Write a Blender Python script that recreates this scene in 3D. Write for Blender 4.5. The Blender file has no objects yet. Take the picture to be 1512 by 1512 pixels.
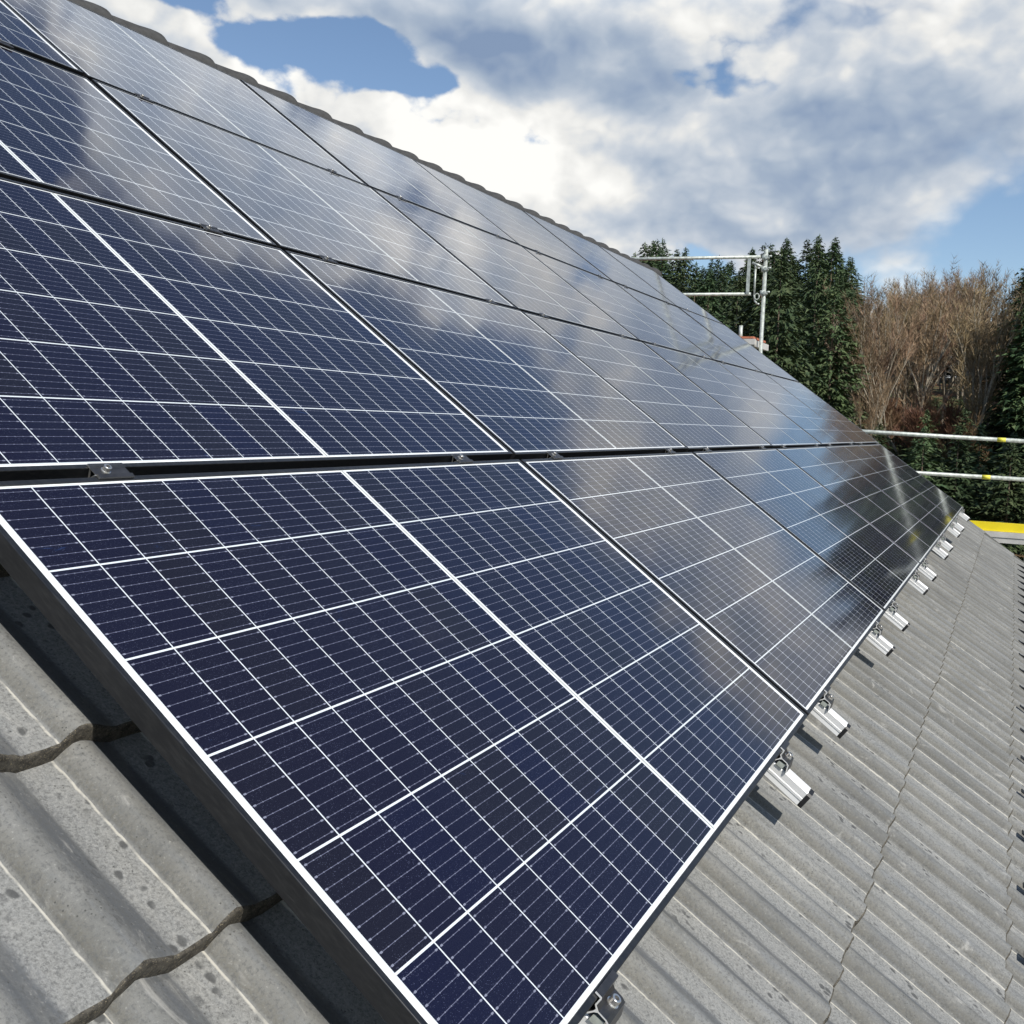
import bpy, bmesh, math, random
from mathutils import Matrix, Vector, noise as mnoise
R = math.radians
scene = bpy.context.scene
col = scene.collection

# ------------------------------------------------------------------ camera
PITCH = R(35.93)
cam_d = bpy.data.cameras.new('camera'); cam = bpy.data.objects.new('camera', cam_d); col.objects.link(cam)
cam.matrix_world = Matrix(((0.44303773, 0.06505325, -0.89413961, -0.89931840),
                           (-0.89581602, 0.07116019, -0.43869110, -0.43807596),
                           (0.03508887, 0.99534130, 0.08980245, 0.72564612),
                           (0, 0, 0, 1)))
cam_d.sensor_width = 36; cam_d.lens = 36 * 0.9914695
cam_d.clip_start = 0.02; cam_d.clip_end = 3000
scene.camera = cam
scene.render.resolution_x = scene.render.resolution_y = 1024
scene.view_settings.view_transform = 'Standard'; scene.view_settings.look = 'None'
scene.view_settings.gamma = 1; scene.view_settings.exposure = 0.0
scene.render.engine = 'CYCLES'
scene.cycles.max_bounces = 8

# ------------------------------------------------------------------ sun
SUNV = Vector((-0.385, -0.634, 0.672)).normalized()
sd = bpy.data.lights.new('sun', 'SUN'); sd.energy = 5.0; sd.angle = R(0.53); sd.color = (1.0, 0.955, 0.88)
sun = bpy.data.objects.new('sun', sd); col.objects.link(sun)
sun.rotation_euler = SUNV.to_track_quat('Z', 'Y').to_euler()

# ------------------------------------------------------------------ node helper
class NT:
    def __init__(s, tree): s.t = tree; s.n = tree.nodes; s.l = tree.links
    def put(s, sock, v):
        if isinstance(v, bpy.types.NodeSocket): s.l.new(v, sock)
        elif v is not None: sock.default_value = v
    def m(s, op, a, b=None, c=None, clamp=False):
        n = s.n.new('ShaderNodeMath'); n.operation = op; n.use_clamp = clamp
        s.put(n.inputs[0], a)
        if b is not None: s.put(n.inputs[1], b)
        if c is not None: s.put(n.inputs[2], c)
        return n.outputs[0]
    def v(s, op, a, b=None):
        n = s.n.new('ShaderNodeVectorMath'); n.operation = op
        s.put(n.inputs[0], a)
        if b is not None: s.put(n.inputs[1], b)
        return n.outputs[0]
    def mr(s, v, a, b, c=0.0, d=1.0, smooth=True):
        n = s.n.new('ShaderNodeMapRange'); n.interpolation_type = 'SMOOTHSTEP' if smooth else 'LINEAR'
        s.put(n.inputs[0], v)
        for i, x in enumerate((a, b, c, d)): s.put(n.inputs[i + 1], x)
        return n.outputs[0]
    def noise(s, vec, scale, detail=4, rough=.5, dist=0.0, out=0):
        n = s.n.new('ShaderNodeTexNoise'); s.put(n.inputs['Vector'], vec)
        n.inputs['Scale'].default_value = scale; n.inputs['Detail'].default_value = detail
        n.inputs['Roughness'].default_value = rough; n.inputs['Distortion'].default_value = dist
        return n.outputs[out]
    def voro(s, vec, scale, feature='F1', out=0, rnd=1.0):
        n = s.n.new('ShaderNodeTexVoronoi'); n.feature = feature; s.put(n.inputs['Vector'], vec)
        n.inputs['Scale'].default_value = scale; n.inputs['Randomness'].default_value = rnd
        return n.outputs[out]
    def mix(s, f, a, b, blend='MIX'):
        n = s.n.new('ShaderNodeMix'); n.data_type = 'RGBA'; n.blend_type = blend
        s.put(n.inputs[0], f)
        s.put(n.inputs[6], a if isinstance(a, bpy.types.NodeSocket) else (*a, 1))
        s.put(n.inputs[7], b if isinstance(b, bpy.types.NodeSocket) else (*b, 1))
        return n.outputs[2]
    def ramp(s, f, stops):
        n = s.n.new('ShaderNodeValToRGB'); s.put(n.inputs[0], f)
        e = n.color_ramp.elements
        while len(e) < len(stops): e.new(0.5)
        for k, (p, c) in enumerate(stops): e[k].position = p; e[k].color = (*c, 1)
        return n.outputs[0]
    def sep(s, v):
        n = s.n.new('ShaderNodeSeparateXYZ'); s.put(n.inputs[0], v); return n.outputs
    def comb(s, x, y, z):
        n = s.n.new('ShaderNodeCombineXYZ')
        for i, a in enumerate((x, y, z)): s.put(n.inputs[i], a)
        return n.outputs[0]
    def bump(s, h, strength, dist):
        n = s.n.new('ShaderNodeBump'); s.put(n.inputs['Height'], h)
        n.inputs['Strength'].default_value = strength; n.inputs['Distance'].default_value = dist
        return n.outputs[0]
    def obj(s): return s.n.new('ShaderNodeTexCoord').outputs['Object']
    def rnd(s): return s.n.new('ShaderNodeObjectInfo').outputs['Random']

# ------------------------------------------------------------------ world: physical sky with drifting clouds
world = bpy.data.worlds.new('World'); scene.world = world; world.use_nodes = True
w = NT(world.node_tree); w.n.clear()
wout = w.n.new('ShaderNodeOutputWorld')
sky = w.n.new('ShaderNodeTexSky'); sky.sky_type = 'NISHITA'; sky.sun_disc = False
sky.sun_elevation = math.asin(SUNV.z); sky.sun_rotation = math.atan2(SUNV.x, SUNV.y)
sky.altitude = 500; sky.air_density = 1.0; sky.dust_density = 0.25; sky.ozone_density = 2.0
bg1 = w.n.new('ShaderNodeBackground'); w.put(bg1.inputs[0], sky.outputs[0]); bg1.inputs[1].default_value = 0.122
D = w.v('NORMALIZE', w.n.new('ShaderNodeTexCoord').outputs['Generated'])
dx, dy, dz = w.sep(D)
DEG = 57.29578
dirS = w.v('MULTIPLY', D, (1, 1, 1.45))
az = w.m('MULTIPLY', w.m('ARCTAN2', dy, dx), DEG); el = w.m('MULTIPLY', w.m('ARCSINE', dz), DEG)
def blob(a, e, ra, re, amp):
    p = w.m('DIVIDE', w.m('SUBTRACT', az, a), ra); q = w.m('DIVIDE', w.m('SUBTRACT', el, e), re)
    r = w.m('ADD', w.m('MULTIPLY', p, p), w.m('MULTIPLY', q, q))
    return w.m('MULTIPLY', w.m('POWER', 2.718, w.m('MULTIPLY', r, -1.0)), amp)
def total(items):
    s = items[0]
    for i in items[1:]: s = w.m('ADD', s, i)
    return s
dirS0 = dirS
n1 = w.noise(dirS, 5.2, 9, 0.57, 0.0)
n1b = w.noise(dirS, 1.7, 3, 0.5)
edge = w.m('ADD', 21.5, w.m('MULTIPLY', w.m('MAXIMUM', w.m('SUBTRACT', az, 9.0), 0.0), 0.95))
edge = w.m('ADD', edge, w.m('MULTIPLY', w.m('MINIMUM', w.m('ADD', az, 5.0), 0.0), 0.7))
edge = w.m('MINIMUM', edge, 40.0)
def puffs(offset, scale, detail=3):
    n = w.n.new('ShaderNodeTexVoronoi'); n.feature = 'F1'; n.normalize = False
    warp = w.v('ADD', w.v('ADD', dirS, offset), w.v('MULTIPLY', w.noise(dirS, 9.0, 3, .55, out=1), (.055, .055, .055)))
    w.put(n.inputs['Vector'], warp); n.inputs['Scale'].default_value = scale; n.inputs['Detail'].default_value = detail
    n.inputs['Roughness'].default_value = .55; n.inputs['Lacunarity'].default_value = 2.1
    return w.m('SUBTRACT', 1.0, n.outputs['Distance'])
bank = w.mr(w.m('SUBTRACT', edge, el), -4.0, 5.0, -0.75, 0.72)
front = w.m('MULTIPLY', w.mr(az, -60, -30), w.m('SUBTRACT', 1.0, w.mr(az, 60, 85)))
field = total([w.m('MULTIPLY', bank, front), w.m('MULTIPLY', w.m('SUBTRACT', front, 1.0), 0.35),
               blob(36.4, 18.9, 4.6, 1.5, -1.15), blob(41.0, 18.6, 2.4, 1.1, -.75), blob(32.0, 17.6, 3.0, .7, -.7), blob(44.5, 20.6, 3.0, .8, -0.9), blob(42, 15.6, 3, 1.0, -.4), blob(18, 14, 9, 4.5, .5), blob(4, 20.5, 5, 3, .5), blob(26.0, 20.2, 5.5, 2.2, .75), blob(13, 12.5, 4, 2, .5), blob(45, 17.5, 2, 2, .3),
               blob(2.0, 10.9, 6.0, 1.9, -1.25), blob(6, 7.6, 10, 1.8, -1.3), blob(-2, 8.5, 6, 3.5, -.8),
               blob(28, 38, 3.0, 4.0, 0.25), blob(35, 37.5, 2.6, 5, .3), blob(31, 40, 1.5, 5, -.2), blob(40, 39, 3.5, 6, -.4),
               w.m('MULTIPLY', w.m('SUBTRACT', n1b, 0.5), 0.9)])
pf = puffs((0, 0, 0), 8.0)
pf_sun = puffs((-0.004, -0.012, 0.030), 8.0)          # the same puffs sampled a step towards the sun
relief = w.m('SUBTRACT', pf, pf_sun)
dens = w.m('ADD', w.m('ADD', w.m('MULTIPLY', w.m('SUBTRACT', n1, 0.5), 3.0), w.m('MULTIPLY', w.m('SUBTRACT', pf, 0.15), 0.85)), field)
soft = w.m('SUBTRACT', 1.0, w.mr(az, 4, 18)); mask = w.mr(dens, w.m('SUBTRACT', -0.10, w.m('MULTIPLY', soft, .35)), w.m('ADD', 0.16, w.m('MULTIPLY', soft, .5)))
# light and shade inside the clouds
n2 = w.noise(w.v('ADD', dirS, (3.1, 1.7, 0.2)), 3.0, 4, 0.5, 0.0)
n3 = w.noise(w.v('ADD', dirS, (7.1, 1.2, 0.9)), 9.0, 5, 0.6, 0.0)
lum = total([0.65, w.m('MULTIPLY', relief, .50), w.m('MULTIPLY', w.m('SUBTRACT', pf, 0.15), 0.20), w.m('MULTIPLY', w.m('SUBTRACT', n2, 0.5), 1.0), w.m('MULTIPLY', w.m('SUBTRACT', n3, 0.5), .55),
             blob(27.5, 14.2, 7.5, 2.6, 0.55), blob(22.5, 11.8, 3.5, 1.6, 0.30), blob(40, 17, 2.0, 1.6, .35), blob(45, 19.5, 3, 1.5, .25),
             blob(28.0, 19.3, 5.0, 1.8, -0.55), blob(20.5, 17.6, 4.0, 1.4, -0.46), blob(33, 21, 3, 2, -0.1),
             blob(4, 20.0, 2.8, 2.2, 0.34), blob(18, 20.6, 3.0, 1.0, 0.35), blob(9, 14, 9, 2.6, -0.10), blob(8, 19.5, 6, 1.5, .05), blob(24, 21.2, 3, .8, .35), blob(20, 14.0, 3.5, 1.2, -.22),
             w.mr(dens, 0.1, 0.9, 0.12, -0.12)])
ccol = w.ramp(lum, [(0.0, (0.27, 0.37, 0.55)), (0.35, (0.45, 0.54, 0.67)), (0.60, (0.66, 0.72, 0.80)), (0.80, (0.95, 0.95, 0.93)), (1.0, (1.15, 1.14, 1.10))])
high = w.mr(el, 20, 27, 1.0, 1.6)
bg2 = w.n.new('ShaderNodeBackground'); w.put(bg2.inputs[0], ccol); w.put(bg2.inputs[1], w.m('MULTIPLY', high, 0.88))
mx = w.n.new('ShaderNodeMixShader'); w.put(mx.inputs[0], mask); w.l.new(bg1.outputs[0], mx.inputs[1]); w.l.new(bg2.outputs[0], mx.inputs[2])
w.l.new(mx.outputs[0], wout.inputs[0])

# ------------------------------------------------------------------ materials
def mat(name):
    m = bpy.data.materials.new(name); m.use_nodes = True
    return m, NT(m.node_tree), m.node_tree.nodes['Principled BSDF']
def simple(name, c, rough=.5, metal=0.0, spec=.5, var=0.0, scale=8.0, bump=0.0, bs=200.0):
    m, t, b = mat(name)
    b.inputs['Roughness'].default_value = rough; b.inputs['Metallic'].default_value = metal
    b.inputs['Specular IOR Level'].default_value = spec
    if var:
        o = t.obj(); n = t.noise(o, scale, 6, .6)
        t.put(b.inputs['Base Color'], t.mix(t.mr(n, .3, .7), [x * (1 - var) for x in c], [min(1, x * (1 + var)) for x in c]))
    else: b.inputs['Base Color'].default_value = (*c, 1)
    if bump: t.put(b.inputs['Normal'], t.bump(t.noise(t.obj(), bs, 3), bump, .001))
    return m

def tile_material():
    m, t, b = mat('concrete_roof_tile')
    o = t.obj(); u, v, z = t.sep(o)
    ph = t.m('FRACT', t.m('DIVIDE', t.m('SUBTRACT', u, 0.005), 0.15))       # 0 at the crease, roll 0..0.57, pan 0.57..1
    pan = t.m('MULTIPLY', t.mr(ph, .56, .64), t.m('SUBTRACT', 1.0, t.mr(ph, .975, .995)))
    big = t.noise(o, 5.0, 5, .6)
    streak = t.noise(t.v('MULTIPLY', o, (55, 5.5, 10)), 1.0, 6, .65)
    fine = t.noise(o, 260, 4, .7)
    grit = t.noise(o, 700, 2, .8)
    c = t.mix(t.mr(big, .35, .65), (0.162, 0.162, 0.152), (0.222, 0.221, 0.208))
    c = t.mix(t.mr(streak, .42, .68, 0, .55), c, (0.165, 0.175, 0.185))
    # darker blue-grey streaks on the falling flank of every roll, brown grime at its foot
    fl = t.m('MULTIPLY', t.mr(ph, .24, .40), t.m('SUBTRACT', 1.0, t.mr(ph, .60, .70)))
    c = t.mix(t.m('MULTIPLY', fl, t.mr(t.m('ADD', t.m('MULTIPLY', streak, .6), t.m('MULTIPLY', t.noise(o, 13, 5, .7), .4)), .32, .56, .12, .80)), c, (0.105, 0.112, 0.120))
    blot = t.noise(t.v('MULTIPLY', o, (2.4, 1, 1)), 22, 6, .7, .4)
    c = t.mix(t.mr(blot, .52, .68, 0, .45), c, (0.135, 0.145, 0.150))
    ft = t.m('MULTIPLY', t.mr(ph, .0, .02), t.m('SUBTRACT', 1.0, t.mr(ph, .03, .15)))
    c = t.mix(t.m('MULTIPLY', ft, t.mr(fine, .3, .7, .25, .75)), c, (0.13, 0.122, 0.100))
    # each tile a little different
    tid = t.comb(t.m('FLOOR', t.m('DIVIDE', t.m('SUBTRACT', u, -0.095), 0.3)), t.m('FLOOR', t.m('DIVIDE', v, 0.36)), 0)
    wn = t.n.new('ShaderNodeTexWhiteNoise'); wn.noise_dimensions = '2D'; t.put(wn.inputs[0], tid)
    c = t.mix(1.0, c, t.comb(*(t.mr(wn.outputs[0], 0, 1, .86, 1.1, False),) * 3), 'MULTIPLY')
    # weathered, gritty pans
    c = t.mix(t.m('MULTIPLY', pan, t.mr(fine, .36, .66, .25, .85)), c, (0.30, 0.30, 0.285))
    c = t.mix(t.m('MULTIPLY', pan, t.mr(t.noise(o, 380, 3, .8), .55, .66, 0, .75)), c, (0.12, 0.12, 0.115))
    g2 = t.noise(o, 170, 5, .8)
    c = t.mix(t.mr(g2, .50, .62, 0, .75), c, (0.105, 0.106, 0.103))
    c = t.mix(t.mr(g2, .42, .28, 0, .7), c, (0.36, 0.355, 0.33))
    c = t.mix(t.mr(grit, .58, .72, 0, .5), c, (0.11, 0.11, 0.10))
    pits = t.voro(o, 130)
    c = t.mix(t.m('MULTIPLY', t.m('SUBTRACT', 1.0, t.mr(pits, .10, .20)), t.mr(t.noise(o, 16, 3), .45, .6)), c, (0.07, 0.07, 0.065))
    # dark lichen spots
    wob = t.v('ADD', o, t.v('MULTIPLY', t.noise(o, 60, 2, .5, out=1), (.012, .012, 0)))
    spots = t.voro(t.v('MULTIPLY', wob, (1, .8, 0)), 48)
    gate = t.mr(t.noise(o, 7, 2), .50, .58)
    big_sp = t.m('SUBTRACT', 1.0, t.mr(spots, .20, .34))
    c = t.mix(t.m('MULTIPLY', t.m('MULTIPLY', big_sp, gate), t.m('ADD', .22, t.m('MULTIPLY', pan, .68))), c, (0.072, 0.073, 0.072))
    ring = t.m('MULTIPLY', t.mr(spots, .34, .40), t.m('SUBTRACT', 1.0, t.mr(spots, .42, .50)))
    c = t.mix(t.m('MULTIPLY', t.m('MULTIPLY', ring, gate), t.m('MULTIPLY', pan, .18)), c, (0.40, 0.39, 0.36))
    # pale mineral line left along the crease
    cr = t.m('SUBTRACT', 1.0, t.mr(t.m('ABSOLUTE', t.m('SUBTRACT', t.m('ADD', ph, t.m('MULTIPLY', t.m('SUBTRACT', t.noise(o, 35, 3), .5), .05)), .985)), .004, .022))
    c = t.mix(t.m('MULTIPLY', cr, t.mr(t.noise(o, 40, 3), .35, .55, .25, .85)), c, (0.48, 0.46, 0.40))
    # pale rubbed patches
    c = t.mix(t.m('MULTIPLY', t.mr(t.noise(t.v('MULTIPLY', o, (2, 1, 1)), 11, 5, .65, .8), .60, .74, 0, .5), 1.0), c, (0.43, 0.42, 0.39))
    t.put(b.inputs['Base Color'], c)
    b.inputs['Roughness'].default_value = .78; b.inputs['Specular IOR Level'].default_value = .3
    h = t.m('ADD', t.m('MULTIPLY', fine, .5), t.m('ADD', t.m('MULTIPLY', grit, .4), t.m('MULTIPLY', t.m('MULTIPLY', big_sp, gate), -.8)))
    t.put(b.inputs['Normal'], t.bump(h, .55, .0016))
    return m
M_TILE = tile_material()
def tile_edge_material():
    m, t, b = mat('mossy_tile_nose')
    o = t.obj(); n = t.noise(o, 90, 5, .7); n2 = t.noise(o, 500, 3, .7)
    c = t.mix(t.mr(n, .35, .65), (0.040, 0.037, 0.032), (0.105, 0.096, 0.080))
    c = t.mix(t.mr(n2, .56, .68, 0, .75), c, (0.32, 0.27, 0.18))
    t.put(b.inputs['Base Color'], c); b.inputs['Roughness'].default_value = .9; b.inputs['Specular IOR Level'].default_value = .2
    t.put(b.inputs['Normal'], t.bump(n2, .6, .002))
    return m
M_TEDGE = tile_edge_material()
M_RIDGE = simple('ridge_tile_concrete', (0.052, 0.051, 0.049), .85, 0, .3, .25, 14, .6, 300)

PU, PV = 0.0841, 1.030 / 6
def cell_material():
    m, t, b = mat('solar_cells_under_glass')
    o = t.obj(); u, v, z = t.sep(o)
    cu = t.m('DIVIDE', u, PU); cv = t.m('DIVIDE', v, PV)
    fu = t.m('FRACT', cu); fv = t.m('FRACT', cv)
    du = t.m('MULTIPLY', t.m('SUBTRACT', .5, t.m('ABSOLUTE', t.m('SUBTRACT', fu, .5))), PU)   # metres to the nearest cell edge
    dv = t.m('MULTIPLY', t.m('SUBTRACT', .5, t.m('ABSOLUTE', t.m('SUBTRACT', fv, .5))), PV)
    gu = t.m('LESS_THAN', du, 0.00105); gv = t.m('LESS_THAN', dv, 0.0016)
    gap = t.m('MAXIMUM', gu, gv)
    wn = t.n.new('ShaderNodeTexWhiteNoise'); wn.noise_dimensions = '3D'
    t.put(wn.inputs[0], t.comb(t.m('FLOOR', cu), t.m('FLOOR', cv), t.m('MULTIPLY', t.rnd(), 50)))
    r = wn.outputs[0]
    c = t.ramp(r, [(0, (0.0050, 0.0043, 0.0165)), (.45, (0.0062, 0.0052, 0.0135)), (.75, (0.0076, 0.0066, 0.0120)), (1, (0.0045, 0.0044, 0.0195))])
    # nine busbars per cell
    fb = t.m('FRACT', t.m('MULTIPLY', fv, 9.0))
    db = t.m('MULTIPLY', t.m('ABSOLUTE', t.m('SUBTRACT', fb, .5)), PV / 9)
    bar = t.m('LESS_THAN', db, 0.00042)
    pads = t.m('LESS_THAN', t.m('ABSOLUTE', t.m('SUBTRACT', t.m('FRACT', t.m('MULTIPLY', fu, 6.0)), .5)), .05)
    pad = t.m('MULTIPLY', pads, t.m('LESS_THAN', db, 0.0008))
    pe = t.m('MULTIPLY', t.m('LESS_THAN', du, 0.0085), t.m('MULTIPLY', t.m('GREATER_THAN', du, 0.004), t.m('LESS_THAN', db, 0.0013)))
    c = t.mix(bar, c, (0.115, 0.12, 0.17))
    c = t.mix(t.m('MAXIMUM', pad, pe), c, (0.20, 0.21, 0.27))
    # fine grid fingers
    fg = t.m('LESS_THAN', t.m('FRACT', t.m('MULTIPLY', u, 1 / .0014)), .10)
    c = t.mix(t.m('MULTIPLY', fg, .10), c, (0.25, 0.26, 0.30))
    c = t.mix(gap, c, (0.66, 0.70, 0.72))
    # dust specks and a few wiped smudges on the glass
    sp = t.voro(o, 420); dust = t.m('MULTIPLY', t.m('LESS_THAN', sp, .13), t.mr(t.noise(o, 9, 3), .35, .6))
    c = t.mix(t.m('MULTIPLY', dust, .5), c, (0.30, 0.33, 0.48))
    rv = t.m('MULTIPLY', t.rnd(), 40)
    sm = t.mr(t.noise(t.v('ADD', t.v('MULTIPLY', o, (1, 2.2, 1)), t.comb(rv, rv, 0)), 8.5, 6, .65, 1.2), .66, .78, 0, .28)
    c = t.mix(sm, c, (0.03, 0.075, 0.24))
    t.put(b.inputs['Base Color'], c)
    b.inputs['Roughness'].default_value = .6; b.inputs['Specular IOR Level'].default_value = .0
    b.inputs['Coat Weight'].default_value = 1.0; b.inputs['Coat IOR'].default_value = 1.5
    t.put(b.inputs['Coat Roughness'], t.mr(t.noise(o, 5, 4), .3, .7, .060, .085))
    return m
M_CELL = cell_material()
def backsheet_material():
    m, t, b = mat('white_backsheet_under_glass')
    b.inputs['Base Color'].default_value = (0.80, 0.82, 0.82, 1)
    b.inputs['Roughness'].default_value = .6; b.inputs['Specular IOR Level'].default_value = 0
    b.inputs['Coat Weight'].default_value = 1; b.inputs['Coat IOR'].default_value = 1.45; b.inputs['Coat Roughness'].default_value = .1
    return m
M_SHEET = backsheet_material()
M_RIBBON = simple('tinned_ribbon', (0.42, 0.45, 0.43), .5, .3)
def frame_material():
    m, t, b = mat('black_anodised_aluminium')
    o = t.obj(); n = t.noise(t.v('MULTIPLY', o, (3, 1, 6)), 30, 5, .7)
    sc = t.mr(t.noise(t.v('MULTIPLY', o, (8, 1.6, 30)), 9, 7, .75, .6), .62, .72, 0, .55)
    t.put(b.inputs['Base Color'], t.mix(sc, t.mix(t.mr(n, .4, .7), (0.010, 0.0105, 0.012), (0.022, 0.0225, 0.023)), (0.12, 0.12, 0.11)))
    b.inputs['Roughness'].default_value = .33; b.inputs['Metallic'].default_value = 0.0
    b.inputs['Specular IOR Level'].default_value = .55
    return m
M_FRAME = frame_material()
def alu_material():
    m, t, b = mat('mill_finish_aluminium')
    o = t.obj(); n = t.noise(t.v('MULTIPLY', o, (60, 1.5, 60)), 4, 4, .6)
    t.put(b.inputs['Base Color'], t.mix(n, (0.72, 0.72, 0.71), (0.88, 0.88, 0.87)))
    b.inputs['Metallic'].default_value = .2; b.inputs['Roughness'].default_value = .42
    return m
M_ALU = alu_material()
M_BLACK = simple('black_plastic', (0.012, 0.012, 0.013), .5)
M_CLAMP = simple('black_clamp_metal', (0.022, 0.022, 0.024), .38, 0, .7, .3, 60)
M_STEEL = simple('stainless_steel', (0.72, 0.70, 0.66), .28, .9)
M_GALV = simple('galvanised_steel_tube', (0.44, 0.47, 0.43), .5, .3, .5, .30, 22)
M_YTAPE = simple('yellow_tape', (0.80, 0.72, 0.08), .5)
M_YBOARD = simple('yellow_painted_board', (0.88, 0.70, 0.015), .5, 0, .5, .06, 5)
M_DECK = simple('pale_deck_aluminium', (0.62, 0.60, 0.56), .5, .2, .5, .12, 6)
M_ORANGE = simple('red_brown_plywood', (0.45, 0.16, 0.09), .7, 0, .3, .3, 10)
M_WALL = simple('white_render', (0.72, 0.70, 0.65), .9, 0, .2, .06, 3, .3, 90)
M_GUARD = simple('black_coated_steel', (0.010, 0.010, 0.011), .5)

# ------------------------------------------------------------------ mesh helpers
def obj(name, bm_or_me, mats, parent=None, smooth=False):
    if isinstance(bm_or_me, bmesh.types.BMesh):
        me = bpy.data.meshes.new(name); bm_or_me.to_mesh(me); bm_or_me.free()
    else: me = bm_or_me
    if not isinstance(mats, (list, tuple)): mats = [mats]
    for k in mats: me.materials.append(k)
    if smooth: me.polygons.foreach_set('use_smooth', [True] * len(me.polygons))
    o = bpy.data.objects.new(name, me); col.objects.link(o)
    if parent: o.parent = parent
    return o
def empty(name, loc, rx=0.0, rz=0.0):
    o = bpy.data.objects.new(name, None); o.empty_display_size = .1; col.objects.link(o)
    o.location = loc; o.rotation_euler = (rx, 0, rz); return o
def tag(o, label=None, cat=None, group=None, kind=None):
    if label: o['label'] = label
    if cat: o['category'] = cat
    if group: o['group'] = group
    if kind: o['kind'] = kind
    return o
def box(bm, x0, x1, y0, y1, z0, z1, mi=0):
    vs = [bm.verts.new((x, y, z)) for z in (z0, z1) for x, y in ((x0, y0), (x1, y0), (x1, y1), (x0, y1))]
    for f in ((3, 2, 1, 0), (4, 5, 6, 7), (0, 1, 5, 4), (1, 2, 6, 5), (2, 3, 7, 6), (3, 0, 4, 7)):
        bm.faces.new([vs[i] for i in f]).material_index = mi
def tube(bm, a, b, r0, r1=None, seg=10, mi=0, cap=True):
    a = Vector(a); b = Vector(b); r1 = r0 if r1 is None else r1
    d = (b - a).normalized(); p = d.orthogonal().normalized(); q = d.cross(p)
    A = []; B = []
    for k in range(seg):
        t = 2 * math.pi * k / seg; o = p * math.cos(t) + q * math.sin(t)
        A.append(bm.verts.new(a + o * r0)); B.append(bm.verts.new(b + o * r1))
    for k in range(seg):
        f = bm.faces.new((A[k], A[(k + 1) % seg], B[(k + 1) % seg], B[k])); f.material_index = mi; f.smooth = True
    if cap:
        bm.faces.new(A[::-1]).material_index = mi; bm.faces.new(B).material_index = mi
def prism(bm, pts, x0, x1, axis='x', mi=0, mi_end=None):
    """outline pts in the plane across the axis, extruded x0..x1"""
    if mi_end is None: mi_end = mi
    def P(x, p): return (x, p[0], p[1]) if axis == 'x' else (p[0], x, p[1])
    A = [bm.verts.new(P(x0, p)) for p in pts]; B = [bm.verts.new(P(x1, p)) for p in pts]
    n = len(pts)
    for k in range(n):
        bm.faces.new((A[k], A[(k + 1) % n], B[(k + 1) % n], B[k])).material_index = mi
    bm.faces.new(A[::-1]).material_index = mi_end; bm.faces.new(B).material_index = mi_end
def fixn(bm): bmesh.ops.recalc_face_normals(bm, faces=bm.faces[:])
def roofpt(u, v, w_):
    return Vector((u, v * math.cos(PITCH) - w_ * math.sin(PITCH), v * math.sin(PITCH) + w_ * math.cos(PITCH)))
def copy_tree(o, parent=None):
    c = o.copy(); col.objects.link(c); c.parent = parent
    for ch in [k for k in col.objects if k.parent == o]: copy_tree(ch, c)
    return c

# ------------------------------------------------------------------ terrain
def height(x, y):
    d = x - 48 + 0.10 * y
    h = -6.0 + (0.0 if d < 0 else 0.205 * d * (d / (d + 12.0)))
    if d > 62: h = -6.0 + 0.205 * 62 * 62 / 74 + min(d - 62, 40) * 0.10 + max(0, d - 102) * .01
    if y > 0: h += 0.0004 * y * y if y < 120 else 5.76
    h += 1.2 * mnoise.noise(Vector((x * .02, y * .02, 0))) * (1 if d > 0 else .15) + .12 * mnoise.noise(Vector((x * .2, y * .2, 3)))
    return h
def build_ground():
    bm = bmesh.new()
    def axis(lo, hi):
        out = []; x = 0.0; s = 2.0
        while x < hi: out.append(x); x += s; s = 2.0 if x < 150 else s * 1.12
        out.append(hi); neg = []; x = -2.0; s = 3.0
        while x > lo: neg.append(x); x -= s; s = 3.0 if x > -60 else s * 1.15
        return sorted(neg + [lo] + out)
    X = axis(-1500, 2000); Y = axis(-1500, 1500)
    g = [[bm.verts.new((x, y, height(x, y))) for y in Y] for x in X]
    for i in range(len(X) - 1):
        for j in range(len(Y) - 1): bm.faces.new((g[i][j], g[i + 1][j], g[i + 1][j + 1], g[i][j + 1]))
    m, t, b = mat('leaf_litter_and_grass')
    o = t.obj(); n = t.noise(o, .25, 6, .6); n2 = t.noise(o, 6, 6, .7)
    c = t.mix(t.mr(n, .42, .6), (0.055, 0.075, 0.025), (0.17, 0.085, 0.038))
    c = t.mix(t.mr(n2, .45, .7, 0, .7), c, (0.09, 0.065, 0.035))
    t.put(b.inputs['Base Color'], c); b.inputs['Roughness'].default_value = .95
    t.put(b.inputs['Normal'], t.bump(n2, .8, .15))
    tag(obj('ground', bm, m, None, True), kind='structure')
build_ground()

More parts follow.
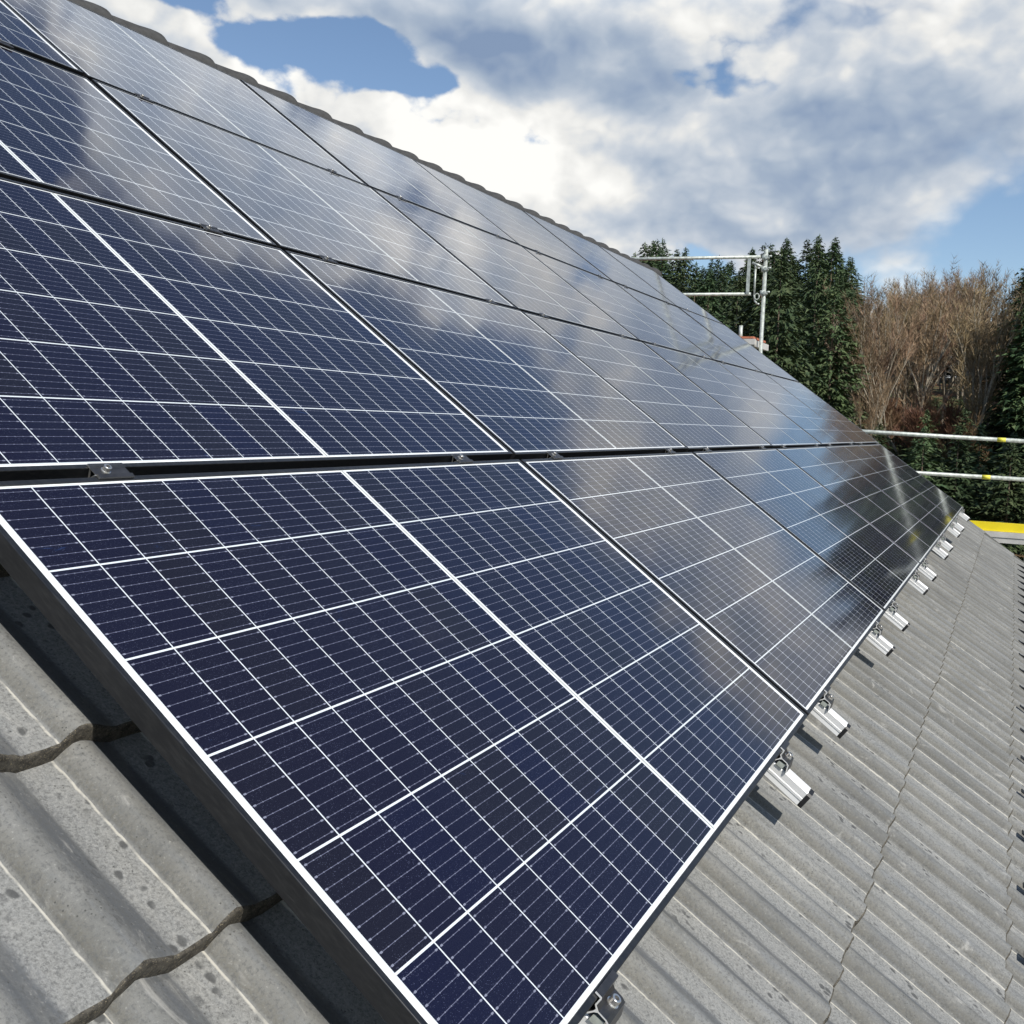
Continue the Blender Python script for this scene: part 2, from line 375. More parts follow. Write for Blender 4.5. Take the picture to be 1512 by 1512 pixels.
# ------------------------------------------------------------------ the house
U0, U1 = 0.005 - 0.15 * 10, 0.005 + 0.15 * 77
COURSES = [-1.84, -1.475, -1.11, -0.742, -0.364, 0.004, 0.366, 0.690, 1.03, 1.37, 1.71, 2.05, 2.39, 2.73, 3.07, 3.41, 3.75, 4.09, 4.43]
V_RIDGE = 4.60; Z_T = -0.150
random.seed(5)
house = empty('house', (0, 0, -6))
tag(house, 'white rendered house under a weathered grey concrete tile roof', 'house')
def profile(t):
    L, P, Hh = 0.092, 0.030, 0.0235            # steep side at the crease, long gentle flank
    if t < P: return Hh * math.sin(math.pi / 2 * (t / P)) ** .8
    if t < L:
        s = (t - P) / (L - P)
        return Hh * (1 - (.45 * s + .55 * (0.5 - 0.5 * math.cos(math.pi * s))))
    return 0.0
def build_roof_mesh():
    bm = bmesh.new()
    ts = [0.0, .0015, .006, .013, .022, .032, .042, .052, .062, .070, .077, .083, .0925, .108, .128, .1455]
    us = []
    n = round((U1 - U0) / 0.15)
    for k in range(n):
        for t in ts: us.append((U0 + k * 0.15 + t, k, t))
    us.append((U1, n, 0.0))
    jit = {}
    for ci, v0 in enumerate(COURSES):
        v1 = COURSES[ci + 1] if ci + 1 < len(COURSES) else V_RIDGE
        L = v1 - v0
        rows = []
        # nose front, rounded lip, then the long surface
        spec = [(-0.0012, -0.0320), (0.0000, -0.0045), (0.0014, -0.0012), (0.0045, 0.0), (0.012, 0.0), (L * .33, None), (L * .66, None), (L + .03, None)]
        for dvv, dz in spec:
            row = []
            for (u, k, t) in us:
                tk = (ci, (k + 1) // 2)
                if tk not in jit: jit[tk] = (random.gauss(0, .0016), random.gauss(0, .0022), random.gauss(0, .0012))
                jz, jv, ju = jit[tk]
                h = profile(t) if k < n else 0.0
                lap = 0.0
                if (k % 2) and .0 < t < .085: lap = 0.0035            # lap roll rides over its neighbour
                tz = -0.027 * (dvv / L) if dz is None else dz
                wob = .0012 * mnoise.noise(Vector((u * 9, (v0 + dvv) * 6, ci)))
                vv = v0 + dvv + jv + (0.004 * h / .03 if dvv < .01 else 0) + ((.0010 * mnoise.noise(Vector((u * 40, ci * 7.1, 0))) + .0016 * mnoise.noise(Vector((u * 190, ci * 3.1, 5)))) if dvv < .01 else 0)
                row.append(bm.verts.new((u + ju * 0, vv, Z_T + h + lap + tz + jz + wob)))
            rows.append(row)
        for a in range(len(rows) - 1):
            for i in range(len(us) - 1):
                f = bm.faces.new((rows[a][i], rows[a][i + 1], rows[a + 1][i + 1], rows[a + 1][i])); f.smooth = True; f.material_index = 1 if a < 3 else 0
    # verge skirts at both gables
    for uu, s in ((U0, -1), (U1, 1)):
        for ci, v0 in enumerate(COURSES):
            v1 = COURSES[ci + 1] if ci + 1 < len(COURSES) else V_RIDGE
            x0, x1 = (uu - .02, uu - .002) if s < 0 else (uu + .002, uu + .02)
            box(bm, x0, x1, v0 + .002, v1 + .02, Z_T - .13, Z_T + .004 + .002 * (ci % 2))
    me = bpy.data.meshes.new('roof'); bm.to_mesh(me); bm.free()
    return me
rme = build_roof_mesh()
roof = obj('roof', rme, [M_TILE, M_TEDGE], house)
roof.location = (0, 0, 6); roof.rotation_euler = (PITCH, 0, 0)
tag(roof, 'weathered grey rolled concrete tiles on the sunny slope')
apex = roofpt(0, V_RIDGE, Z_T); YR = apex.y
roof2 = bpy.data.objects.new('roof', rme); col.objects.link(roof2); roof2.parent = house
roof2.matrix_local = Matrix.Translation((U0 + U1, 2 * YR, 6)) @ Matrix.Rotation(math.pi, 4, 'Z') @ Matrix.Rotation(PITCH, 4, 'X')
tag(roof2, 'far slope of grey concrete tiles behind the ridge')
# walls: gable prism under the roof
bm = bmesh.new()
ev = roofpt(0, -1.45, Z_T - .16); yf = ev.y
ap = roofpt(0, V_RIDGE, Z_T - .19)
prism(bm, [(yf, -6.6), (2 * YR - yf, -6.6), (2 * YR - yf, ev.z), (YR, ap.z), (yf, ev.z)], U0 + .35, U1 - .3, 'x')
fixn(bm)
wl = obj('wall', bm, M_WALL, house); wl.location = (0, 0, 6)
# gutter along the eave
bm = bmesh.new(); gp = roofpt(0, -1.90, Z_T - .05)
arc = [(gp.y - .02 + .07 * math.cos(a), gp.z - .02 + .07 * math.sin(a)) for a in [math.pi + math.pi * k / 8 for k in range(9)]]
arc += [(p[0] * 1.0 + (gp.y - .02 - p[0]) * .06, p[1] + .004) for p in arc[::-1]]
prism(bm, arc, U0, U1, 'x'); fixn(bm)
gt = obj('gutter', bm, M_GALV, house); gt.location = (0, 0, 6)
# ridge caps
def ridge_cap_mesh():
    bm = bmesh.new(); rings = []
    L = .42
    prof = [(0, .094), (.06, .095), (.27, .104), (.31, .108), (.35, .1115), (.39, .1120), (.405, .1105), (.415, .106), (.42, .099), (.418, .088)]
    for x, r in prof:
        ring = []
        for k in range(21):
            a = math.radians(-28 + 236 * k / 20)
            ring.append(bm.verts.new((x, r * 1.08 * math.cos(a), r * math.sin(a))))
        rings.append(ring)
    for a, b in zip(rings, rings[1:]):
        for k in range(20): f = bm.faces.new((a[k], a[k + 1], b[k + 1], b[k])); f.smooth = True
    fixn(bm)
    me = bpy.data.meshes.new('ridge_tile'); bm.to_mesh(me); bm.free(); return me
rc = ridge_cap_mesh(); rc.materials.append(M_RIDGE)
rp = roofpt(0, 4.535, -0.092)
nr = 36
for k in range(nr):
    o = bpy.data.objects.new('ridge_tile', rc); col.objects.link(o); o.parent = house
    o.location = (U0 - .02 + .362 * k + 0.0, YR, rp.z + 6 + random.gauss(0, .0015))
    o.rotation_euler = (random.gauss(0, .01), -0.02, random.gauss(0, .003))

# ------------------------------------------------------------------ solar panels
PW, PH = 1.747, 1.060
PU0, PV0 = 0.0065, -0.0125
STEP_U, STEP_V = 1.7665, 1.082
def panel_proto():
    root = empty('solar_panel', (0, 0, 0), PITCH)
    # frame: closed profile swept round the rectangle, small outer bevel, lip over the glass
    prof = [(0, -.035), (0, -.0012), (.0004, -.0004), (.0012, 0), (.0092, 0), (.0098, -.0004), (.0100, -.0016), (.0100, -.006), (.0025, -.006), (.0025, -.033), (.028, -.033), (.028, -.035)]
    bm = bmesh.new(); rings = []
    for (dx_, dz_) in prof:
        rings.append([bm.verts.new(p) for p in ((dx_, dx_, dz_), (PW - dx_, dx_, dz_), (PW - dx_, PH - dx_, dz_), (dx_, PH - dx_, dz_))])
    n = len(prof)
    for i in range(n):
        a, b = rings[i], rings[(i + 1) % n]
        for k in range(4): bm.faces.new((a[k], a[(k + 1) % 4], b[(k + 1) % 4], b[k]))
    fixn(bm)
    obj('frame', bm, M_FRAME, root)
    bm = bmesh.new(); box(bm, .0102, PW - .0102, .0102, PH - .0102, -.0058, -.0022)
    lam = obj('laminate', bm, M_SHEET, root)
    lam['label'] = 'white backed glass sheet showing as pale margins'
    c0 = .022; cw = 10 * PU; cg = .0160; v0 = .0160
    for x in (c0, c0 + cw + cg):
        bm = bmesh.new()
        vs = [bm.verts.new(p) for p in ((0, 0, 0), (cw, 0, 0), (cw, PV * 6, 0), (0, PV * 6, 0))]
        bm.faces.new(vs)
        o = obj('cell_field', bm, M_CELL, lam); o.location = (x, v0, -.0018)
    bm = bmesh.new(); box(bm, c0 + cw + cg / 2 - .0022, c0 + cw + cg / 2 + .0022, v0 - .002, v0 + PV * 6 + .002, -.0021, -.0017)
    obj('ribbon', bm, M_RIBBON, lam)
    # junction box under the panel
    bm = bmesh.new(); box(bm, PW / 2 - .05, PW / 2 + .05, PH - .13, PH - .06, -.024, -.0059)
    obj('junction_box', bm, M_BLACK, root)
    return root
ROWN = ['bottom row by the eave', 'second row up', 'third row up', 'top row under the ridge']
COLN = ['nearest to the camera', 'second from the near end', 'third from the near end', 'third from the far end', 'second from the far end', 'at the far gable end']
pp = panel_proto()
random.seed(3)
for r in range(4):
    for c in range(6):
        o = pp if (r, c) == (0, 0) else copy_tree(pp)
        o.location = roofpt(PU0 + c * STEP_U, PV0 + r * STEP_V, random.uniform(-.0006, .0006) if (r, c) != (0, 0) else 0)
        if (r, c) != (0, 0): o.rotation_euler = (PITCH + random.gauss(0, .0011), random.gauss(0, .0009), 0)
        tag(o, 'dark blue black framed solar panel, %s, %s' % (ROWN[r], COLN[c]), 'solar panel', 'solar panels covering the roof slope')

# ------------------------------------------------------------------ rails and clamps
RAILS = [0.300, 1.452, 2.048, 3.250, 3.832, 4.985, 5.592, 6.782, 7.350, 8.540, 9.180, 10.470]
def rail_proto():
    root = empty('mounting_rail', (0, 0, 0), PITCH)
    top, bot = -.0365, -.0765
    outl = [(-.0205, bot), (.0205, bot), (.019, bot + .012), (.0205, bot + .013), (.0205, bot + .019), (.019, bot + .020), (.019, top - .003), (.016, top), (.0075, top), (.0065, top - .0022), (-.0065, top - .0022), (-.0075, top), (-.016, top), (-.019, top - .003),
            (-.019, bot + .020), (-.0205, bot + .019), (-.0205, bot + .013), (-.019, bot + .012)]
    bm = bmesh.new(); prism(bm, outl, 0, 4.47, 'y', 0, 0); fixn(bm)
    obj('profile', bm, M_ALU, root)
    bm = bmesh.new()
    cap = [(-.0195, bot - .001), (.0195, bot - .001), (.0212, bot + .010), (.0205, top - .006), (.016, top - .0006), (-.016, top - .0006), (-.0205, top - .006), (-.0212, bot + .010)]
    prism(bm, cap, -.0110, -.0004, 'y'); fixn(bm)
    obj('end_cap', bm, M_BLACK, root)
    # roof hooks carrying the rail
    for v in (.35, 1.37, 2.39, 3.41, 4.15):
        bm = bmesh.new()
        prism(bm, [(v, bot - .001), (v + .035, bot - .001), (v + .035, -.118), (v + .16, -.118), (v + .16, -.124), (v, -.124)], -.016, .016, 'x'); fixn(bm)
        obj('roof_hook', bm, M_STEEL, root)
    return root
def bolt(bm, x, y, z, r=.0068, h=.008, mi=0, mh=1):
    seg = 18
    rings = []
    for rr, zz in ((r * 1.25, z - .0015), (r * 1.25, z), (r, z), (r, z + h - .0008), (r - .0008, z + h), (r * .52, z + h), (r * .5, z + h - .004)):
        rings.append([bm.verts.new((x + rr * math.cos(2 * math.pi * k / seg), y + rr * math.sin(2 * math.pi * k / seg), zz)) for k in range(seg)])
    for i, (a, b) in enumerate(zip(rings, rings[1:])):
        for k in range(seg):
            f = bm.faces.new((a[k], a[(k + 1) % seg], b[(k + 1) % seg], b[k])); f.smooth = i in (3,); f.material_index = mi
    bm.faces.new(rings[-1]).material_index = mh
def end_clamp_proto():
    """profile in (v, w): hook over the frame lip, foot standing on the rail; v=0 is the frame's outer face"""
    root = empty('end_clamp', (0, 0, 0), PITCH)
    body = [(.007, .0012), (.007, .0042), (-.0035, .0042), (-.0048, .001), (-.0050, -.010), (-.012, -.0145), (-.026, -.0145), (-.0325, -.017), (-.0345, -.0225), (-.0405, -.0355), (-.0383, -.0363), (-.0325, -.0240),
            (-.0310, -.0192), (-.0260, -.0168), (-.0125, -.0168), (-.0085, -.0205), (-.0035, -.0300), (-.0016, -.0290), (-.0065, -.0195), (-.0075, -.0150), (-.0028, -.0110), (-.0025, .0012)]
    bm = bmesh.new(); prism(bm, body, -.030, .030, 'x', 0, 1); fixn(bm)
    obj('clamp_body', bm, [M_CLAMP, M_ALU], root)
    bm = bmesh.new(); prism(bm, [(-.010, -.0363), (-.027, -.0363), (-.027, -.022), (-.010, -.0255)], -.027, .027, 'x'); fixn(bm)
    obj('slot_nut', bm, M_GALV, root)
    bm = bmesh.new(); bolt(bm, .004, -.0195, -.0130, .0072, .0095)
    obj('bolt', bm, [M_STEEL, M_BLACK], root)
    return root
def mid_clamp_proto():
    """spans the 22 mm gap between two rows; v=0 is the middle of the gap"""
    root = empty('mid_clamp', (0, 0, 0), PITCH)
    body = [(-.0185, .0008), (.0175, .0008), (.0175, .0038), (.0085, .0038), (.0075, -.0010), (-.0075, -.0010), (-.0085, .0052), (-.0185, .0044)]
    bm = bmesh.new(); prism(bm, body[:2] + [(.0175, .0038), (.0105, .0040), (.0080, .0018), (-.0080, .0018), (-.0105, .0052), (-.0185, .0044)], -.035, .035, 'x', 0, 1); fixn(bm)
    obj('clamp_body', bm, [M_CLAMP, M_STEEL], root)
    bm = bmesh.new()
    # bright cut end of the profile's legs reaching down into the gap
    prism(bm, [(-.0095, .0006), (-.0070, .0006), (.0015, -.016), (.0085, -.034), (.0055, -.034), (-.0010, -.018)], -.037, -.0345, 'x')
    prism(bm, [(.0095, .0006), (.0070, .0006), (.0010, -.0155), (-.0085, -.034), (-.0055, -.034)], -.0344, -.032, 'x'); fixn(bm)
    obj('clamp_leg', bm, M_STEEL, root)
    bm = bmesh.new(); bolt(bm, -.010, 0, .0034, .0066, .0085); obj('bolt', bm, [M_STEEL, M_BLACK], root)
    return root
rl, ec, mc = rail_proto(), end_clamp_proto(), mid_clamp_proto()
ORD = ['nearest', 'second', 'third', 'fourth', 'fifth', 'sixth', 'seventh', 'eighth', 'ninth', 'tenth', 'eleventh', 'farthest']
ROWSEAM = ['between the first and second panel rows', 'between the second and third panel rows', 'between the third and top panel rows']
random.seed(9)
for i, u in enumerate(RAILS):
    vend = -.112 - .0012 * i + random.uniform(-.003, .003)
    o = rl if i == 0 else copy_tree(rl)
    o.location = roofpt(u, vend if i else -.030, 0)
    tag(o, ('silver rail ending almost under the frame at the near corner' if i == 0 else
            'silver aluminium rail stub below the panel edge, %s of twelve from the near end' % ORD[i]), 'rail', 'mounting rails under the panels')
    o = ec if i == 0 else copy_tree(ec)
    o.location = roofpt(u + .004, PV0, 0)
    tag(o, 'black end clamp with silver bolt on the lower panel edge, %s from the near end' % ORD[i], 'clamp', 'end clamps along the lower edge')
    for s in range(3):
        o = mc if (i, s) == (0, 0) else copy_tree(mc)
        o.location = roofpt(u - .022 + random.uniform(-.015, .015), PV0 + (s + 1) * STEP_V - .011, 0)
        tag(o, 'black clamp %s, %s from the near end' % (ROWSEAM[s], ORD[i]), 'clamp', 'mid clamps in the seams between panel rows')

# ------------------------------------------------------------------ snow guard hooks near the eave
def guard_proto():
    root = empty('snow_guard_hook', (0, 0, 0), PITCH)
    bm = bmesh.new()
    prism(bm, [(0, .003), (-.17, .003), (-.19, .055), (-.205, .055), (-.205, .050), (-.194, .049), (-.177, -.001), (0, -.001)], -.017, .017, 'x')
    fixn(bm)
    obj('strap', bm, M_GUARD, root)
    bm = bmesh.new()
    prism(bm, [(-.010, .0035), (-.165, .0035), (-.182, .050)], -.004, .004, 'x'); fixn(bm)
    obj('brace', bm, M_GUARD, root)
    return root
g0 = guard_proto(); k = 0; u = .99
while u < 11.3:
    o = g0 if k == 0 else copy_tree(g0)
    o.location = roofpt(.005 + .15 * round((u - .005) / .15) - .025, -.792, Z_T - .001)
    tag(o, 'black snow guard hook on the tiles, number %s counted away from the camera' % (['one', 'two', 'three', 'four', 'five', 'six', 'seven', 'eight', 'nine', 'ten', 'eleven', 'twelve', 'thirteen', 'fourteen', 'fifteen', 'sixteen', 'seventeen', 'eighteen', 'nineteen', 'twenty', 'twenty one', 'twenty two', 'twenty three', 'twenty four'][k]), 'snow guard', 'snow guard hooks on the lower tiles')
    u += .45; k += 1

# ------------------------------------------------------------------ scaffold at the far gable
SX = 12.2
sc = empty('scaffold', (SX, .9, -6))
tag(sc, 'galvanised tube scaffold with yellow toe board along the far gable', 'scaffold')
def spart(name, fn, m, label=None, par=sc):
    bm = bmesh.new(); fn(bm); fixn(bm); o = obj(name, bm, m, par)
    if par is sc: o.location = (-SX, -.9, 6)
    if label: o['label'] = label
    return o
TR = .0242
for (x, y, zt, lean) in ((SX, 2.552, 2.985, -.022), (SX, -.665, 1.10, 0), (SX + .73, 2.552, 1.60, 0), (SX + .73, -.665, .90, 0), (SX, 5.6, 3.2, 0), (SX + .73, 5.6, 3.0, 0)):
    zb = height(x, y)
    spart('post', lambda bm: (tube(bm, (x, y - lean * (0 if zt > 2 else 1), zb), (x, y + lean * .4, zt), TR, seg=14), box(bm, x - .08, x + .08, y - .08, y + .08, zb - .05, zb + .01)), M_GALV)
spart('guard_rail', lambda bm: tube(bm, (SX - .045, 5.6, 2.955), (SX - .045, 2.60, 2.889), TR * .85, seg=14), M_GALV)
spart('guard_rail', lambda bm: tube(bm, (SX - .045, 5.6, 2.47), (SX - .045, 2.70, 2.430), TR * .85, seg=14), M_GALV)
g1 = spart('guard_rail', lambda bm: tube(bm, (SX - .045, 3.3, .797), (SX - .045, -.60, .692), TR, seg=14), M_GALV, 'pale tube with yellow tape mark')
g2 = spart('guard_rail', lambda bm: tube(bm, (SX - .045, 3.3, .303), (SX - .045, -.60, .2555), TR, seg=14), M_GALV, 'lower pale tube with yellow tape mark')
for g, yy, zz, sl in ((g1, -.30, .7003, .027), (g2, -.17, .2608, .0122)):
    bm = bmesh.new(); tube(bm, (SX - .045, yy + .045, zz + sl * .045), (SX - .045, yy - .045, zz - sl * .045), TR + .0012, seg=14); fixn(bm)
    obj('tape_band', bm, M_YTAPE, g)
for (y, z) in ((2.56, 2.885), (2.56, 2.74), (-.64, .69), (-.64, .255), (2.56, 2.44)):
    spart('coupler', lambda bm: (tube(bm, (SX, y, z - .035), (SX, y, z + .035), .034, seg=12), tube(bm, (SX - .055, y - .03, z), (SX + .05, y - .03, z), .022, seg=10), tube(bm, (SX - .03, y - .055, z + .012), (SX - .03, y - .095, z + .012), .011, seg=8)), M_GALV)
# end bracket hanging on the upper post
spart('bracket', lambda bm: (box(bm, SX - .075, SX - .068, 2.715, 2.757, 2.43, 2.87), box(bm, SX - .076, SX - .0755, 2.716, 2.756, 2.43, 2.5)), M_GALV)
def hoop(bm):
    pts = [(2.70, 2.82), (2.66, 2.80), (2.655, 2.74), (2.655, 2.42), (2.645, 2.345), (2.615, 2.305), (2.585, 2.30)]
    for a, b in zip(pts, pts[1:]): tube(bm, (SX - .05, *a), (SX - .05, *b), .0125, seg=10)
    tube(bm, (SX - .05, 2.70, 2.82), (SX - .05, 2.58, 2.765), .017, seg=10)
    pts = [(2.62 + .030 * math.cos(a), 2.395 + .038 * math.sin(a)) for a in [k * math.pi / 6 for k in range(13)]]
    for a, b in zip(pts, pts[1:]): tube(bm, (SX - .055, *a), (SX - .055, *b), .008, seg=8)
spart('guard_hoop', hoop, M_GALV)
spart('stub_tube', lambda bm: tube(bm, (SX - .05, 2.80, 1.80), (SX - .05, 2.80, 2.035), TR, seg=14), M_GALV)
spart('deck_board', lambda bm: box(bm, SX - .10, SX + .60, 2.62, 5.58, 1.868, 1.892), M_ORANGE, 'red brown plywood deck')
spart('deck_frame', lambda bm: (box(bm, SX - .105, SX - .06, 2.60, 5.58, 1.79, 1.862), box(bm, SX - .05, SX + .70, 2.60, 2.66, 1.77, 1.85)), M_DECK)
spart('toe_board', lambda bm: box(bm, SX - .045, SX - .015, -3.2, 3.2, -.362, -.258), M_YBOARD, 'bright yellow toe board')
spart('deck_plank', lambda bm: (box(bm, SX - .075, SX + .25, -3.2, 3.2, -.428, -.366), box(bm, SX - .066, SX + .25, -3.2, 3.2, -.492, -.430)), M_DECK)
spart('deck_plank', lambda bm: box(bm, SX + .26, SX + .58, -3.2, 3.2, -.492, -.44), M_DECK)

# ------------------------------------------------------------------ trees
def foliage_material(name, a, b_, c):
    m, t, b = mat(name)
    g = t.n.new('ShaderNodeNewGeometry').outputs['Random Per Island']
    r = t.rnd(); o = t.obj()
    n = t.noise(o, .9, 3)
    col1 = t.mix(t.mr(n, .35, .65), a, b_)
    col1 = t.mix(t.m('MULTIPLY', t.mr(g, .5, 1, 0, .6), 1.0), col1, c)
    hsv = t.n.new('ShaderNodeHueSaturation'); t.put(hsv.inputs['Color'], col1)
    t.put(hsv.inputs['Value'], t.mr(r, 0, 1, .62, 1.45, False)); t.put(hsv.inputs['Hue'], t.mr(t.m('FRACT', t.m('MULTIPLY', r, 7.3)), 0, 1, .475, .515, False))
    t.put(b.inputs['Base Color'], hsv.outputs[0])
    b.inputs['Roughness'].default_value = .6; b.inputs['Specular IOR Level'].default_value = .25
    return m
M_NEEDLE = foliage_material('conifer_needles', (0.036, 0.064, 0.028), (0.058, 0.088, 0.036), (0.095, 0.120, 0.055))
M_BARK = simple('bark', (0.13, 0.10, 0.075), .9, 0, .2, .35, 12)
M_PALE = simple('pale_bark', (0.30, 0.26, 0.20), .85, 0, .2, .3, 8)
M_TWIG = foliage_material('bare_twigs', (0.195, 0.133, 0.076), (0.240, 0.170, 0.098), (0.33, 0.25, 0.15))
M_RUST = foliage_material('rusty_twigs', (0.17, 0.095, 0.055), (0.20, 0.12, 0.065), (0.28, 0.19, 0.09))
M_BUSH = foliage_material('yellow_green_leaves', (0.08, 0.10, 0.03), (0.14, 0.15, 0.05), (0.26, 0.25, 0.10))

def mesh_from(name, verts, faces, mats, mis=None):
    me = bpy.data.meshes.new(name); me.from_pydata(verts, [], faces)
    for m in mats: me.materials.append(m)
    if mis: me.polygons.foreach_set('material_index', mis)
    me.update(); return me

def conifer_meshes(H, W, seed, dens=1.0):
    rng = random.Random(seed); V = []; F = []
    z = H * rng.uniform(.06, .12); 
    while z < H * .985:
        f = (z / H)
        rad = min(W * (1.30 - .30 * f), .47 * (H - z) * (1.12 - .12 * (H - z) / H) + .05) * (0.88 + .12 * math.sin(z * 2.1 + seed)) * (1.0 if f > .2 else .75 + 1.25 * f)
        rad = max(rad, .10)
        nb = max(6, int((10 + rad * 5.6) * dens))
        for b in range(nb):
            a = rng.uniform(0, 2 * math.pi); L = rad * rng.uniform(.62, 1.18)
            zz = z + rng.uniform(-.25, .25)
            up = rng.uniform(.05, .35) * (1 if f < .8 else 1.8); droop = rng.uniform(.25, .6)
            steps = max(2, int(L / .30))
            ca, sa = math.cos(a), math.sin(a)
            for s in range(steps):
                q = (s + rng.random()) / steps
                if q < .35 and rad > .8: continue
                r = L * q; hz = zz + up * r - droop * r * r / max(L, .5) * .55
                for _ in range(2):
                    sw = rng.uniform(-1, 1) * .42 * (1 - q * .6) * min(1, L)
                    px, py = ca * r - sa * sw, sa * r + ca * sw
                    sc_ = min(1.0, .30 + rad / 1.6); ln = rng.uniform(.26, .58) * sc_; wd = rng.uniform(.07, .15) * sc_
                    da = a + rng.uniform(-.9, .9) + (sw * .8)
                    dx_, dy_ = math.cos(da), math.sin(da); dz_ = rng.uniform(-.75, .12)
                    nx, ny = -dy_ * wd, dx_ * wd; tz = rng.uniform(-.06, .06)
                    i = len(V)
                    V += [(px + nx, py + ny, hz + tz), (px - nx, py - ny, hz - tz), (px + dx_ * ln, py + dy_ * ln, hz + dz_ * ln)]
                    F.append((i, i + 1, i + 2))
        z += rng.uniform(.24, .40) * (1.0 if f < .85 else .7)
    # leader
    for k in range(10):
        a = rng.uniform(0, 6.28); zz = H * (.955 + .045 * k / 10); i = len(V)
        V += [(0, 0, zz + .16), (.16 * math.cos(a), .16 * math.sin(a), zz), (.16 * math.cos(a + .8), .16 * math.sin(a + .8), zz - .06)]
        F.append((i, i + 1, i + 2))
    crown = mesh_from('crown', V, F, [M_NEEDLE])
    bm = bmesh.new(); tube(bm, (0, 0, -.6), (0, 0, H * .96), H * .011, .02, seg=7)
    tr = bpy.data.meshes.new('trunk'); bm.to_mesh(tr); bm.free(); tr.materials.append(M_BARK)
    return crown, tr

def bare_meshes(H, W, seed, twigm, barkm, lean=.1):
    rng = random.Random(seed)
    bm = bmesh.new(); V = []; F = []
    def strip(a, b, w):
        d = (b - a); s = d.cross(Vector((rng.uniform(-1, 1), rng.uniform(-1, 1), .2))).normalized() * w
        i = len(V); V.extend([tuple(a - s), tuple(a + s), tuple(b)]); F.append((i, i + 1, i + 2))
    def grow(p, d, L, r, lvl):
        n = 3 if lvl == 0 else 2
        pts = [p]
        for k in range(n):
            d = (d + Vector((rng.uniform(-.14, .14), rng.uniform(-.14, .14), .08))).normalized()
            q = pts[-1] + d * L / n
            ra = r * (1 - .55 * k / n); rb = r * (1 - .55 * (k + 1) / n)
            if lvl < 3: tube(bm, pts[-1], q, ra, rb, seg=5 if lvl else 7, cap=False)
            else: strip(pts[-1], q + d * .3, max(ra, .012))
            pts.append(q)
        if lvl >= 3:
            for k in range(10):
                a = pts[rng.randrange(len(pts))]
                dd = (d + Vector((rng.uniform(-.8, .8), rng.uniform(-.8, .8), rng.uniform(-.1, .7)))).normalized()
                e = a + dd * rng.uniform(.35, .95); strip(a, e, rng.uniform(.010, .019))
            return
        nb = (8, 6, 5)[lvl]
        for k in range(nb):
            f = rng.uniform(.42 if lvl == 0 else .15, 1.0) if k else 1.0
            i = min(int(f * n), n - 1); base = pts[i].lerp(pts[i + 1], f * n - i)
            a = rng.uniform(0, 6.283); sp = rng.uniform(.14, .42) if k else .06
            dd = (d + Vector((math.cos(a) * sp, math.sin(a) * sp, .12))).normalized()
            grow(base, dd, L * rng.uniform(.36, .54) * (W if lvl == 0 else 1), r * rng.uniform(.32, .5), lvl + 1)
    grow(Vector((0, 0, -.4)), Vector((rng.uniform(-lean, lean), rng.uniform(-lean, lean), 1)).normalized(), H * .74, H * .0085, 0)
    tr = bpy.data.meshes.new('trunk'); bm.to_mesh(tr); bm.free(); tr.materials.append(barkm)
    top = max(v[2] for v in V); k = H / top
    for v in tr.vertices: v.co.z *= k
    tw = mesh_from('crown', [(x, y, z * k) for x, y, z in V], F, [twigm])
    return tw, tr
CON = [conifer_meshes(h, w_, s, 1.0) for h, w_, s in ((16, 2.7, 1), (15, 2.3, 2), (17, 3.0, 3), (14, 2.5, 4), (9.0, 1.9, 5), (8.0, 1.7, 6))]
CONH = [16, 15, 17, 14, 9, 8]
BARE = [bare_meshes(14, 1.0, s, M_TWIG, M_PALE) for s in (11, 12, 13, 14, 15)]
RUST = [bare_meshes(6, 1.2, s, M_RUST, M_BARK, .3) for s in (21, 22)]
CX, CY, CZ = -.9, -.44, .726
def place(name, meshes, az_, dist, hscale, wscale, label, cat, group, rng, base=None):
    x = CX + dist * math.cos(R(az_)); y = CY + dist * math.sin(R(az_))
    root = empty(name, (x, y, height(x, y) if base is None else base), 0, rng.uniform(0, 6.28))
    tag(root, label, cat, group)
    for nm, me in (('crown', meshes[0]), ('trunk', meshes[1])):
        o = bpy.data.objects.new(nm, me); col.objects.link(o); o.parent = root
    root.scale = (wscale, wscale, hscale)
    return root
def skyline(a):
    """elevation (degrees) of the wood's upper edge, by azimuth"""
    pts = [(-30, 10), (-20, 11), (-9, 11.5), (-5, 10.5), (-1.2, 9.2), (.6, 8.6), (1.2, 8.5), (3, 8.6), (4.5, 8.4), (7.2, 8.0), (7.6, 8.9), (9, 10.0), (11, 10.3), (13, 10.2), (14.0, 9.2), (15.2, 9.3), (16.3, 8.6), (17, 9.6), (19.2, 10.5), (19.8, 10.2), (20.6, 8.8), (30, 8)]
    for (a0, e0), (a1, e1) in zip(pts, pts[1:]):
        if a <= a1: return e0 + (e1 - e0) * max(0, (a - a0)) / (a1 - a0)
    return 8
rng = random.Random(77)
def gz(az_, d):
    x = CX + d * math.cos(R(az_)); y = CY + d * math.sin(R(az_)); return height(x, y)
L_CON = 'dark green conifer in the dense wood on the slope beyond the roof'
L_BARE = 'bare tan beech tree among its like on the slope, no leaves'
L_LOW = 'young dark spruce at the foot of the bare trees'
L_RUST = 'low leafless shrub with rusty brown twigs under the bare trees'
